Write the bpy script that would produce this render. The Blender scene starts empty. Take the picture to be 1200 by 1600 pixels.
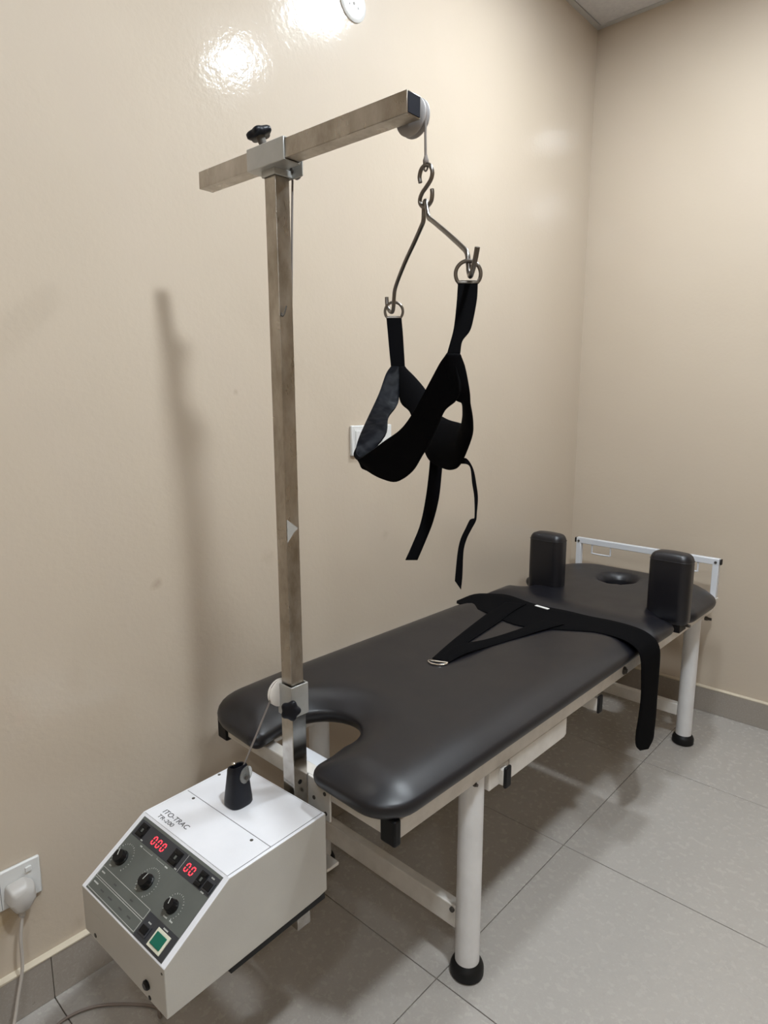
import bpy, bmesh, math, random
from mathutils import Vector, Matrix
random.seed(7)
PI = math.pi
scene = bpy.context.scene
C = scene.collection

# ------------------------------------------------------------------ camera
cam_d = bpy.data.cameras.new('camera')
cam_d.sensor_fit = 'VERTICAL'
cam_d.sensor_height = 24.0
cam_d.lens = 1010.13 / 1600 * 24.0
cam_d.clip_start = 0.02
cam = bpy.data.objects.new('camera', cam_d)
cam.location = (1.3535, -0.8952, 1.2853)
cam.rotation_euler = (PI / 2 - 0.1741, 0.0, 0.7443)
C.objects.link(cam)
scene.camera = cam

# ------------------------------------------------------------------ world, exposure
w = bpy.data.worlds.new('room_dark')
scene.world = w
w.use_nodes = True
w.node_tree.nodes['Background'].inputs[0].default_value = (0.9, 0.93, 1.0, 1)
w.node_tree.nodes['Background'].inputs[1].default_value = 0.02
vs = scene.view_settings
vs.view_transform = 'Standard'
vs.look = 'None'
vs.gamma = 1.0
vs.use_curve_mapping = False
vs.exposure = 0.0
scene.cycles.caustics_reflective = False
scene.cycles.caustics_refractive = False

# ------------------------------------------------------------------ materials
def mat(name, col=(0.5, 0.5, 0.5), rough=0.5, metal=0.0, spec=0.5, coat=0.0, coat_r=0.1, emit=None, es=0.0, trans=0.0):
    m = bpy.data.materials.new(name)
    m.use_nodes = True
    b = m.node_tree.nodes['Principled BSDF']
    b.inputs['Base Color'].default_value = (*col, 1)
    b.inputs['Roughness'].default_value = rough
    b.inputs['Metallic'].default_value = metal
    b.inputs['Specular IOR Level'].default_value = spec
    b.inputs['Coat Weight'].default_value = coat
    b.inputs['Coat Roughness'].default_value = coat_r
    b.inputs['Transmission Weight'].default_value = trans
    if emit:
        b.inputs['Emission Color'].default_value = (*emit, 1)
        b.inputs['Emission Strength'].default_value = es
    return m

def nodes(m):
    nt = m.node_tree
    return nt, nt.nodes['Principled BSDF']

def N(nt, kind, **kw):
    n = nt.nodes.new(kind)
    for k, v in kw.items():
        setattr(n, k, v)
    return n

def coords(nt, kind='Object', scale=None):
    tc = N(nt, 'ShaderNodeTexCoord')
    if scale is None:
        return tc.outputs[kind]
    mp = N(nt, 'ShaderNodeMapping')
    mp.inputs['Scale'].default_value = scale
    nt.links.new(tc.outputs[kind], mp.inputs[0])
    return mp.outputs[0]

def noise(nt, vec, scale, detail=3, rough=0.55):
    n = N(nt, 'ShaderNodeTexNoise')
    n.inputs['Scale'].default_value = scale
    n.inputs['Detail'].default_value = detail
    n.inputs['Roughness'].default_value = rough
    nt.links.new(vec, n.inputs['Vector'])
    return n.outputs['Fac']

def ramp(nt, fac, stops):
    r = N(nt, 'ShaderNodeValToRGB')
    el = r.color_ramp.elements
    while len(el) < len(stops):
        el.new(0.5)
    for e, (p, c) in zip(el, stops):
        e.position = p
        e.color = (*c, 1) if len(c) == 3 else c
    nt.links.new(fac, r.inputs[0])
    return r.outputs[0]

def bump(nt, b, hsock, strength, dist=0.01, prev=None):
    n = N(nt, 'ShaderNodeBump')
    n.inputs['Strength'].default_value = strength
    n.inputs['Distance'].default_value = dist
    nt.links.new(hsock, n.inputs['Height'])
    if prev is not None:
        nt.links.new(prev, n.inputs['Normal'])
    nt.links.new(n.outputs[0], b.inputs['Normal'])
    return n.outputs[0]

def mix(nt, fac, a, b2, mode='MIX'):
    m = N(nt, 'ShaderNodeMix', data_type='RGBA', blend_type=mode)
    for s, v in ((m.inputs[0], fac), (m.inputs[6], a), (m.inputs[7], b2)):
        if isinstance(v, (int, float)):
            s.default_value = v
        elif isinstance(v, tuple):
            s.default_value = (*v, 1)
        else:
            nt.links.new(v, s)
    return m.outputs[2]

def noisy(name, c1, c2, scale, rough, bstr=0.0, bscale=None, bdist=0.002, stretch=(1, 1, 1), **kw):
    m = mat(name, c1, rough, **kw)
    nt, b = nodes(m)
    v = coords(nt, 'Object', stretch)
    f = noise(nt, v, scale, 4)
    nt.links.new(ramp(nt, f, [(0.35, c1), (0.65, c2)]), b.inputs['Base Color'])
    if bstr:
        bump(nt, b, noise(nt, v, bscale or scale * 4, 2), bstr, bdist)
    return m

WALLCOL = (0.53, 0.45, 0.36)
def wall_material(name, marks=()):
    m = mat(name, WALLCOL, 0.55, spec=0.25, coat=0.9, coat_r=0.10)
    nt, b = nodes(m)
    v = coords(nt, 'Object')
    big = noise(nt, v, 1.6, 3)
    col = ramp(nt, big, [(0.3, (0.518, 0.438, 0.349)), (0.7, (0.540, 0.460, 0.371))])
    # scuffs: soft spots at fixed places on the wall
    smear = noise(nt, v, 40, 3)
    for (p, r, k, tint) in marks:
        d = N(nt, 'ShaderNodeVectorMath', operation='DISTANCE')
        ad = N(nt, 'ShaderNodeVectorMath', operation='ADD')
        sc = N(nt, 'ShaderNodeVectorMath', operation='SCALE')
        sc.inputs[3].default_value = r * 1.5
        cmb = N(nt, 'ShaderNodeCombineXYZ')
        nt.links.new(smear, cmb.inputs[1]); nt.links.new(smear, cmb.inputs[2])
        nt.links.new(cmb.outputs[0], sc.inputs[0])
        nt.links.new(v, ad.inputs[0]); nt.links.new(sc.outputs[0], ad.inputs[1])
        nt.links.new(ad.outputs[0], d.inputs[0])
        d.inputs[1].default_value = (p[0], p[1] + r * .75, p[2] + r * .75)
        mr = N(nt, 'ShaderNodeMapRange')
        mr.inputs[1].default_value = 0.0; mr.inputs[2].default_value = r
        mr.inputs[3].default_value = k; mr.inputs[4].default_value = 0.0
        nt.links.new(d.outputs['Value'], mr.inputs[0])
        col = mix(nt, mr.outputs[0], col, tint)
    nt.links.new(col, b.inputs['Base Color'])
    # hand-brushed enamel: gentle waves plus orange peel
    n1 = bump(nt, b, noise(nt, v, 9, 2), 0.08, 0.012)
    n2 = bump(nt, b, noise(nt, v, 75, 2), 0.25, 0.0016, n1)
    nt.links.new(n2, b.inputs['Coat Normal'])
    return m

BROWN = (0.33, 0.25, 0.18)
M = {}
M['wall'] = wall_material('cream_enamel_wall')
M['wall_marked'] = wall_material('cream_enamel_wall_scuffed', [
    ((0, -0.195, 0.865), 0.016, .55, BROWN), ((0, -0.55, 1.63), 0.022, .5, BROWN),
    ((0, 0.12, 0.87), 0.03, .25, BROWN), ((0, 0.04, 1.30), 0.010, .5, BROWN),
    ((0, -0.57, 0.235), 0.045, .6, (0.36, .25, .11)), ((0, 0.58, 0.86), 0.02, .25, BROWN),
    ((0, 0.75, 1.16), 0.008, .5, BROWN), ((0, -0.43, 0.135), 0.02, .3, BROWN)])
M['wall_curtain'] = noisy('beige_partition_panel', (0.46, 0.36, 0.25), (0.50, 0.395, 0.28), 5, 0.6)
M['wall_paint_lip'] = mat('cream_paint_lip', (0.58, 0.51, 0.40), 0.3)

def tile_material(name, base, dark, light, rough):
    m = mat(name, base, rough, spec=0.5)
    nt, b = nodes(m)
    v = coords(nt, 'Object')
    # offset the grain per tile
    oi = N(nt, 'ShaderNodeObjectInfo')
    ad = N(nt, 'ShaderNodeVectorMath', operation='ADD')
    cm = N(nt, 'ShaderNodeCombineXYZ')
    ml = N(nt, 'ShaderNodeMath', operation='MULTIPLY'); ml.inputs[1].default_value = 37.0
    nt.links.new(oi.outputs['Random'], ml.inputs[0])
    nt.links.new(ml.outputs[0], cm.inputs[0]); nt.links.new(ml.outputs[0], cm.inputs[1])
    nt.links.new(v, ad.inputs[0]); nt.links.new(cm.outputs[0], ad.inputs[1])
    v = ad.outputs[0]
    f1 = noise(nt, v, 22, 5)
    c1 = ramp(nt, f1, [(0.35, base), (0.7, tuple(x * .975 for x in base))])
    sp = noise(nt, v, 170, 5, 0.75)
    sf = ramp(nt, sp, [(0.50, (0, 0, 0)), (0.68, (1, 1, 1))])
    c2 = mix(nt, sf, c1, light)
    sp2 = noise(nt, v, 90, 5, 0.75)
    sf2 = ramp(nt, sp2, [(0.62, (0, 0, 0)), (0.70, (1, 1, 1))])
    c3 = mix(nt, sf2, c2, dark)
    nt.links.new(c3, b.inputs['Base Color'])
    rr = ramp(nt, noise(nt, v, 60, 3), [(0.3, (rough - .01,) * 3), (0.7, (rough + .05,) * 3)])
    nt.links.new(rr, b.inputs['Roughness'])
    bump(nt, b, noise(nt, v, 120, 3), 0.05, 0.0008)
    return m
M['floor_tile'] = tile_material('speckled_floor_tile', (0.378, 0.350, 0.322), (0.315, 0.288, 0.262), (0.418, 0.390, 0.362), 0.24)
M['skirt_tile'] = tile_material('skirting_tile', (0.315, 0.28, 0.245), (0.23, 0.20, 0.172), (0.37, 0.335, 0.30), 0.35)
M['grout'] = mat('dark_grout', (0.13, 0.11, 0.09), 0.9)
M['ceiling'] = noisy('ceiling_board', (0.58, 0.58, 0.61), (0.64, 0.64, 0.66), 60, 0.8, 0.2, 250)
M['ceiling_trim'] = mat('ceiling_trim', (0.52, 0.52, 0.52), 0.4)
M['lamp_rim'] = mat('lamp_rim', (0.8, 0.8, 0.8), 0.4)
M['lamp_glow'] = mat('lamp_diffuser', (1, 1, 1), 0.5, emit=(0.87, 0.945, 1.0), es=303.0)

def steel_material():
    m = mat('worn_stainless_steel', (0.55, 0.51, 0.46), 0.30, metal=1.0)
    nt, b = nodes(m)
    v = coords(nt, 'Object', (1, 1, 0.45))
    f = noise(nt, v, 22, 5, 0.65)
    nt.links.new(ramp(nt, f, [(0.30, (0.27, 0.235, 0.19)), (0.5, (0.40, 0.36, 0.31)), (0.72, (0.50, 0.465, 0.42))]), b.inputs['Base Color'])
    nt.links.new(ramp(nt, noise(nt, v, 35, 3), [(0.3, (.24,) * 3), (0.7, (.42,) * 3)]), b.inputs['Roughness'])
    bump(nt, b, noise(nt, v, 60, 3), 0.08, 0.001)
    return m
M['steel'] = steel_material()
M['bright_steel'] = noisy('polished_steel', (0.62, 0.60, 0.57), (0.45, 0.42, 0.38), 30, 0.16, metal=1.0)
M['wire'] = mat('bent_steel_wire', (0.19, 0.175, 0.16), 0.28, metal=1.0)
M['chrome'] = mat('chrome', (0.85, 0.84, 0.8), 0.15, metal=1.0)
M['sleeve'] = noisy('cast_grey_sleeve', (0.40, 0.40, 0.385), (0.47, 0.47, 0.455), 18, 0.32, metal=0.35)
M['frame_white'] = noisy('cream_white_frame_paint', (0.60, 0.57, 0.53), (0.68, 0.65, 0.61), 25, 0.34, 0.05, 120)
M['leg_white'] = noisy('white_leg_paint', (0.66, 0.655, 0.66), (0.73, 0.725, 0.73), 12, 0.34, 0.08, 90)
M['back_white'] = mat('bright_white_paint', (0.62, 0.64, 0.68), 0.3)
M['pulley'] = noisy('grey_pulley_plastic', (0.42, 0.40, 0.40), (0.36, 0.345, 0.345), 20, 0.4)
M['pulley_white'] = noisy('white_pulley_plastic', (0.78, 0.74, 0.69), (0.70, 0.66, 0.61), 20, 0.4)
M['rubber'] = mat('black_rubber', (0.004, 0.004, 0.0045), 0.5, spec=.3)
M['cap'] = mat('black_cap_plastic', (0.003, 0.003, 0.004), 0.5, spec=.25)
M['endcap'] = mat('navy_black_end_cap', (0.003, 0.004, 0.010), 0.6, spec=.25)
M['black_gloss'] = mat('black_moulded_plastic', (0.0035, 0.0045, 0.009), 0.4, spec=.3)
M['cord'] = mat('braided_cord', (0.20, 0.175, 0.16), 0.75, spec=0.3)
M['bolt'] = mat('dark_bolt', (0.10, 0.09, 0.08), 0.5, metal=0.6)

def vinyl():
    m = mat('black_vinyl', (0.0045, 0.0045, 0.0075), 0.36, spec=0.54)
    nt, b = nodes(m)
    v = coords(nt, 'Object')
    bump(nt, b, noise(nt, v, 420, 2), 0.14, 0.0006, bump(nt, b, noise(nt, v, 5, 2), 0.10, 0.012))
    nt.links.new(ramp(nt, noise(nt, v, 9, 3), [(0.3, (.34,) * 3), (0.7, (.40,) * 3)]), b.inputs['Roughness'])
    return m
M['vinyl'] = vinyl()
def webbing():
    m = mat('black_webbing', (0.0022, 0.0022, 0.0028), 0.9, spec=0.06)
    nt, b = nodes(m)
    v = coords(nt, 'Object')
    bump(nt, b, noise(nt, v, 700, 2), 0.3, 0.0008)
    return m
M['webbing'] = webbing()
M['lining'] = noisy('dark_halter_lining', (0.0025, 0.0028, 0.004), (0.005, 0.0055, 0.008), 30, 0.5, 0.6, 26, 0.014, spec=0.05)
M['thread'] = mat('grey_thread', (0.05, 0.05, 0.055), 0.7)

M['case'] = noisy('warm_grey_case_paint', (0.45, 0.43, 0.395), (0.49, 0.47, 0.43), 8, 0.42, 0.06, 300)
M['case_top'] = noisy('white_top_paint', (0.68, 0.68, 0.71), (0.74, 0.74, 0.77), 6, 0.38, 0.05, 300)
M['fascia'] = noisy('grey_green_fascia', (0.088, 0.095, 0.087), (0.100, 0.107, 0.098), 20, 0.36)
M['fascia_dark'] = mat('dark_fascia', (0.028, 0.030, 0.036), 0.32)
M['print_white'] = mat('pale_print', (0.50, 0.51, 0.48), 0.5)
M['print_dark'] = mat('dark_print', (0.05, 0.05, 0.05), 0.5)
M['seam'] = mat('dark_seam', (0.14, 0.14, 0.15), 0.6)
M['led'] = mat('red_led', (0.6, 0.02, 0.03), 0.4, emit=(1.0, 0.03, 0.05), es=3.0)
M['green'] = mat('green_rocker', (0.0, 0.105, 0.068), 0.3, emit=(0.0, 0.30, 0.17), es=0.02)
M['button_frame'] = mat('cream_button_frame', (0.62, 0.60, 0.48), 0.4)
M['knob'] = mat('black_knob', (0.003, 0.003, 0.0035), 0.35, spec=.3)
M['plate'] = mat('white_socket_plastic', (0.66, 0.66, 0.65), 0.3)
M['plug'] = mat('grey_plug_plastic', (0.48, 0.455, 0.43), 0.4)
M['flex'] = mat('white_flex', (0.46, 0.42, 0.38), 0.45)
M['flex_brown'] = mat('grey_brown_flex', (0.22, 0.18, 0.16), 0.5)
M['clear'] = mat('clear_plastic', (0.75, 0.75, 0.72), 0.12, trans=0.8)
M['tag_white'] = mat('white_tag', (0.8, 0.8, 0.78), 0.5)
M['interior'] = mat('dark_foam_hole', (0.006, 0.005, 0.006), 0.9)

# ------------------------------------------------------------------ building helpers
# the couch stands turned by 0.8 degrees against the room; (x, y, z) of everything on it is given in the couch's own axes
BO = Vector((0.633, 0.165, 0.0)); BA = -0.0138
def W(x, y, z=0.0):
    return BO + Matrix.Rotation(BA, 3, 'Z') @ Vector((x, y, z))

def tag(o, label=None, cat=None, group=None, kind=None):
    if label: o['label'] = label
    if cat: o['category'] = cat
    if group: o['group'] = group
    if kind: o['kind'] = kind
    return o

class Frame:
    """an Empty at a thing's base; parts are given in the axes it was made in"""
    def __init__(s, name, origin, couch=True, label=None, cat=None, rz=0.0, group=None):
        s.org = Vector(origin)
        e = bpy.data.objects.new(name, None)
        e.empty_display_size = 0.05
        C.objects.link(e)
        e.location = W(*origin) if couch else s.org
        e.rotation_euler = (0, 0, (BA if couch else 0.0) + rz)
        tag(e, label, cat, group)
        s.e = e

def finish(bm, name, m, fr=None, parent=None, smooth=40, bevel=None, org=None, mats=None, couch=True):
    bmesh.ops.remove_doubles(bm, verts=bm.verts, dist=2e-5)
    bmesh.ops.recalc_face_normals(bm, faces=bm.faces)
    me = bpy.data.meshes.new(name)
    o = bpy.data.objects.new(name, me)
    off = fr.org if fr is not None else (Vector(org) if org is not None else Vector((0, 0, 0)))
    bmesh.ops.translate(bm, verts=bm.verts, vec=-off)
    bm.to_mesh(me); bm.free()
    for mm in (mats or [m]):
        me.materials.append(M[mm] if isinstance(mm, str) else mm)
    C.objects.link(o)
    if parent is not None:
        o.parent = parent
    elif fr is not None:
        o.parent = fr.e
    elif org is not None:
        o.location = W(*org) if couch else Vector(org)
        o.rotation_euler = (0, 0, BA if couch else 0)
    if smooth:
        for p in me.polygons: p.use_smooth = True
        me.set_sharp_from_angle(angle=math.radians(smooth))
    if bevel:
        b = o.modifiers.new('bevel', 'BEVEL')
        b.width = bevel; b.segments = 2; b.limit_method = 'ANGLE'; b.angle_limit = math.radians(50)
    return o

def box(bm, x0, x1, y0, y1, z0, z1, mtx=None, mi=0):
    r = bmesh.ops.create_cube(bm, size=1.0)
    vs_ = r['verts']
    for v in vs_:
        v.co = Vector(((x0 + x1) / 2 + v.co.x * (x1 - x0), (y0 + y1) / 2 + v.co.y * (y1 - y0), (z0 + z1) / 2 + v.co.z * (z1 - z0)))
    if mtx is not None:
        bmesh.ops.transform(bm, matrix=mtx, verts=vs_)
    if mi:
        for f in {f for v in vs_ for f in v.link_faces}: f.material_index = mi
    return vs_

def cyl(bm, p0, p1, r0, r1=None, seg=24, cap=True):
    p0, p1 = Vector(p0), Vector(p1)
    r1 = r0 if r1 is None else r1
    d = p1 - p0
    q = d.to_track_quat('Z', 'Y').to_matrix().to_4x4()
    q.translation = (p0 + p1) / 2
    bmesh.ops.create_cone(bm, cap_ends=cap, segments=seg, radius1=r0, radius2=r1, depth=d.length, matrix=q)

def lathe(bm, prof, mtx=None, seg=32):
    """prof: (radius, height) from bottom to top, closed to the axis at both ends"""
    rings = []
    for r, z in prof:
        rings.append([bm.verts.new((r * math.cos(2 * PI * k / seg), r * math.sin(2 * PI * k / seg), z)) for k in range(seg)])
    for a, b in zip(rings, rings[1:]):
        for k in range(seg):
            bm.faces.new((a[k], a[(k + 1) % seg], b[(k + 1) % seg], b[k]))
    bm.faces.new(rings[0][::-1]); bm.faces.new(rings[-1])
    if mtx is not None:
        bmesh.ops.transform(bm, matrix=mtx, verts=[v for r in rings for v in r])

def frame_to(p, axis, up=(0, 0, 1)):
    """matrix whose Z runs along axis, at p"""
    z = Vector(axis).normalized(); u = Vector(up)
    if abs(z.dot(u)) > .98: u = Vector((0, 1, 0))
    x = u.cross(z).normalized(); y = z.cross(x)
    m = Matrix((x, y, z)).transposed().to_4x4()
    m.translation = Vector(p)
    return m

def smooth_path(pts, n=8, closed=False):
    P = [Vector(p) for p in pts]
    out = []
    L = len(P)
    for i in range(L if closed else L - 1):
        p1, p2 = P[i], P[(i + 1) % L]
        p0 = P[i - 1] if (i > 0 or closed) else p1 * 2 - p2
        p3 = P[(i + 2) % L] if (i + 2 < L or closed) else p2 * 2 - p1
        for k in range(n):
            t = k / n
            out.append(0.5 * ((2 * p1) + (p2 - p0) * t + (2 * p0 - 5 * p1 + 4 * p2 - p3) * t * t + (3 * p1 - p0 - 3 * p2 + p3) * t ** 3))
    if not closed: out.append(P[-1].copy())
    return out

def tube(bm, pts, r, seg=10, closed=False, cap=True):
    P = [Vector(p) for p in pts]
    rings = []
    n = len(P); nrm = None
    for i in range(n):
        if closed: t = (P[(i + 1) % n] - P[i - 1]).normalized()
        else: t = (P[min(i + 1, n - 1)] - P[max(i - 1, 0)]).normalized()
        if nrm is None:
            nrm = t.orthogonal().normalized()
        else:
            nrm = (nrm - t * nrm.dot(t)).normalized()
        b = t.cross(nrm)
        rr = r[i] if isinstance(r, (list, tuple)) else r
        rings.append([bm.verts.new(P[i] + (nrm * math.cos(2 * PI * k / seg) + b * math.sin(2 * PI * k / seg)) * rr) for k in range(seg)])
    for i in range(n if closed else n - 1):
        a, c = rings[i], rings[(i + 1) % n]
        sh = 0
        if closed and i == n - 1:
            sh = min(range(seg), key=lambda s: (a[0].co - c[s].co).length)
        for k in range(seg):
            bm.faces.new((a[k], a[(k + 1) % seg], c[(k + 1 + sh) % seg], c[(k + sh) % seg]))
    if cap and not closed:
        bm.faces.new(rings[0][::-1]); bm.faces.new(rings[-1])

def round_poly(verts, seg=8):
    """verts: (x, y, radius) -> outline points with rounded corners"""
    out = []; n = len(verts)
    for i in range(n):
        p = Vector(verts[i][:2]); r = verts[i][2]
        a = Vector(verts[i - 1][:2]) - p; b = Vector(verts[(i + 1) % n][:2]) - p
        if r <= 0: out.append(p); continue
        an = a.angle(b); t = min(r / math.tan(an / 2), a.length * .49, b.length * .49)
        r = t * math.tan(an / 2)
        p0 = p + a.normalized() * t; p1 = p + b.normalized() * t
        ce = p + (a.normalized() + b.normalized()).normalized() * (r / math.sin(an / 2))
        v0 = p0 - ce; v1 = p1 - ce
        ang = v0.angle_signed(v1)  # clockwise positive
        for k in range(seg + 1):
            th = -ang * k / seg
            out.append(ce + Matrix.Rotation(th, 2) @ v0)
    return out

def densify(o, step=0.02):
    out = []
    for i, p in enumerate(o):
        q = o[(i + 1) % len(o)]
        out.append(p)
        k = int((q - p).length / step)
        for j in range(1, k + 1): out.append(p.lerp(q, j / (k + 1)))
    return out

def inset(o, d):
    """move a closed outline inwards (to its left when counter-clockwise)"""
    n = len(o); area = sum(o[i].x * o[(i + 1) % n].y - o[(i + 1) % n].x * o[i].y for i in range(n))
    s = 1 if area > 0 else -1
    out = []
    for i in range(n):
        t = (o[(i + 1) % n] - o[i - 1])
        t = t.normalized() if t.length > 1e-9 else Vector((1, 0))
        out.append(o[i] + Vector((-t.y, t.x)) * s * d)
    return out

def cushion(bm, outline, layers, hole=None, hole_layers=None):
    """layers: (z, inset) bottom to top; hole: outline of a through hole, its layers count inset outwards"""
    def loops(o, ls, sg):
        R = []
        for z, d in ls:
            R.append([bm.verts.new((p.x, p.y, z)) for p in inset(o, d * sg)])
        for a, b in zip(R, R[1:]):
            for k in range(len(a)):
                bm.faces.new((a[k], a[(k + 1) % len(a)], b[(k + 1) % len(a)], b[k]))
        return R
    R = loops(outline, layers, 1)
    H = loops(hole, hole_layers, -1) if hole else None
    for idx in (0, -1):
        es = []
        for L in ([R] + ([H] if H else [])):
            ring = L[idx]
            for k in range(len(ring)):
                es.append(bm.edges.get((ring[k], ring[(k + 1) % len(ring)])))
        bmesh.ops.triangle_fill(bm, use_beauty=True, edges=es)

def pillow(bm, outline, edge, z0, h, D, hole=None, hole_edge=None, hD=.05, grid=.016, p=2.2):
    """padded slab: edge = (z, inset) rows from the underside up to where the top begins; the top swells with the distance from the rim"""
    from mathutils.geometry import delaunay_2d_cdt
    def loops(o, ls, sg):
        Rg = [[bm.verts.new((q.x, q.y, z)) for q in inset(o, d * sg)] for z, d in ls]
        for a, b in zip(Rg, Rg[1:]):
            for k in range(len(a)): bm.faces.new((a[k], a[(k + 1) % len(a)], b[(k + 1) % len(a)], b[k]))
        return Rg
    Ro = loops(outline, edge, 1); Rh = loops(hole, hole_edge, -1) if hole else None
    es = []
    for L in ([Ro] + ([Rh] if Rh else [])):
        es += [bm.edges.get((L[0][k], L[0][(k + 1) % len(L[0])])) for k in range(len(L[0]))]
    bmesh.ops.triangle_fill(bm, use_beauty=True, edges=es)
    def inside(pt, loop):
        c = False; n = len(loop); j = n - 1
        for i in range(n):
            a, b = loop[i], loop[j]
            if (a.y > pt.y) != (b.y > pt.y) and pt.x < (b.x - a.x) * (pt.y - a.y) / (b.y - a.y) + a.x: c = not c
            j = i
        return c
    def dist(pt, loop):
        m = 9.0; n = len(loop)
        for i in range(n):
            a = loop[i]; ab = loop[(i + 1) % n] - a; t = max(0, min(1, (pt - a).dot(ab) / max(ab.length_squared, 1e-12)))
            m = min(m, (pt - a - ab * t).length_squared)
        return math.sqrt(m)
    o2 = [Vector(v.co.xy) for v in Ro[-1]]; h2 = [Vector(v.co.xy) for v in Rh[-1]] if Rh else []
    pts = list(o2) + list(h2); ne, nh = len(o2), len(h2)
    edges = [(i, (i + 1) % ne) for i in range(ne)] + [(ne + i, ne + (i + 1) % nh) for i in range(nh)]
    xs = [q.x for q in o2]; ys = [q.y for q in o2]
    y = min(ys); row = 0
    while y < max(ys):
        x = min(xs) + (grid / 2 if row % 2 else 0)
        while x < max(xs):
            q = Vector((x, y))
            if inside(q, o2) and not (h2 and inside(q, h2)) and dist(q, o2) > grid * .45 and not (h2 and dist(q, h2) < grid * .45):
                pts.append(q)
            x += grid
        y += grid * .87; row += 1
    res = delaunay_2d_cdt(pts, edges, [], 0, 1e-7)
    base = edge[-1][1]
    def prof(d, DD):
        t = min(1.0, d / DD); return 1 - (1 - t) ** p
    V = []
    for q in res[0]:
        d = dist(q, o2); z = z0 + h * prof(d, D)
        if h2: z = min(z, z0 + h * prof(dist(q, h2), hD))
        V.append(bm.verts.new((q.x, q.y, z)))
    for t in res[2]:
        ce = sum((res[0][i] for i in t), Vector((0, 0))) / 3
        if inside(ce, o2) and not (h2 and inside(ce, h2)):
            bm.faces.new([V[i] for i in t])

def ribbon(bm, st, n=5, cols=5, bulge=0.0, mi=0, sub=True):
    """st: list of (edge A, edge B) points; lofts a smooth strip between them"""
    A = smooth_path([s[0] for s in st], n) if sub else [Vector(s[0]) for s in st]
    B = smooth_path([s[1] for s in st], n) if sub else [Vector(s[1]) for s in st]
    rows = []
    for i, (a, b) in enumerate(zip(A, B)):
        t = (A[min(i + 1, len(A) - 1)] + B[min(i + 1, len(A) - 1)] - A[max(i - 1, 0)] - B[max(i - 1, 0)])
        nn = t.cross(b - a)
        nn = nn.normalized() if nn.length > 1e-12 else Vector((0, 0, 1))
        rows.append([bm.verts.new(a.lerp(b, k / (cols - 1)) + nn * bulge * math.sin(PI * k / (cols - 1)) * (b - a).length) for k in range(cols)])
    for r0, r1 in zip(rows, rows[1:]):
        for k in range(cols - 1):
            f = bm.faces.new((r0[k], r0[k + 1], r1[k + 1], r1[k])); f.material_index = mi

def solid(o, t, offset=0.0, mo=0):
    s = o.modifiers.new('thickness', 'SOLIDIFY')
    s.thickness = t; s.offset = offset; s.use_even_offset = False
    s.material_offset = mo
    b = o.modifiers.new('soft', 'BEVEL'); b.width = t * .3; b.segments = 2; b.limit_method = 'ANGLE'
    return o

def text_mesh(s, size, extrude=0.0002):
    cu = bpy.data.curves.new('lettering', 'FONT')
    cu.body = s; cu.size = size; cu.extrude = extrude; cu.align_x = 'LEFT'
    o = bpy.data.objects.new('lettering', cu); C.objects.link(o)
    dg = bpy.context.evaluated_depsgraph_get(); dg.update()
    me = bpy.data.meshes.new_from_object(o.evaluated_get(dg))
    bpy.data.objects.remove(o)
    return me

# ================================================================== the room
YB = 1.8665; H = 2.7745; XR = 2.95; YF = -2.6; TX = 0.5933 - 0.6; TY = 0.1046; SK = 0.105
def rect_obj(name, m, x0, x1, y0, y1, z0, z1, label=None):
    bm = bmesh.new(); box(bm, x0, x1, y0, y1, z0, z1)
    o = finish(bm, name, m, smooth=None)
    tag(o, label, kind='structure')
    return o
wl = rect_obj('wall_left', 'wall_marked', -0.12, 0.0, YF, YB + .12, 0, H, 'glossy cream painted wall beside the couch, with scuffs')
wb = rect_obj('wall_back', 'wall', 0.0, XR, YB, YB + .12, 0, H, 'glossy cream painted wall behind the head of the couch')
wr = rect_obj('wall_right', 'wall_curtain', XR, XR + .12, YF, YB + .12, 0, H)
wf = rect_obj('wall_front', 'wall_curtain', -0.12, XR + .12, YF - .12, YF, 0, H)
fl = rect_obj('floor', 'grout', -0.12, XR + .12, YF - .12, YB + .12, -0.06, -0.0035, 'speckled grey beige tiled floor')
ce = rect_obj('ceiling', 'ceiling_trim', -0.12, XR + .12, YF - .12, YB + .12, H + 0.004, H + 0.06, 'grey board ceiling')

tile_meshes = {}
def tile_obj(name, parent, m, x0, x1, y0, y1, z0, z1, bev):
    key = (name, m, round(x1 - x0, 3), round(y1 - y0, 3), round(z1 - z0, 3))
    cx, cy, cz = (x0 + x1) / 2, (y0 + y1) / 2, (z0 + z1) / 2
    if key not in tile_meshes:
        bm = bmesh.new(); hx, hy, hz = (x1 - x0) / 2, (y1 - y0) / 2, (z1 - z0) / 2
        box(bm, -hx, hx, -hy, hy, -hz, hz)
        bmesh.ops.bevel(bm, geom=bm.edges[:], offset=bev, segments=1, affect='EDGES')
        me = bpy.data.meshes.new(name); bm.to_mesh(me); bm.free(); me.materials.append(M[m])
        tile_meshes[key] = me
    o = bpy.data.objects.new(name, tile_meshes[key]); C.objects.link(o)
    o.location = (cx, cy, cz); o.parent = parent
    return o
G = 0.0011
for i in range(0, 6):
    for j in range(-5, 4):
        x0, x1 = max(TX + .6 * i, 0.0005), min(TX + .6 * (i + 1), XR)
        y0, y1 = max(TY + .6 * j, YF), min(TY + .6 * (j + 1), YB)
        if x1 - x0 > .02 and y1 - y0 > .02:
            tile_obj('tile', fl, 'floor_tile', x0 + G, x1 - G, y0 + G, y1 - G, -0.008, 0.0, 0.0006)
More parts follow.
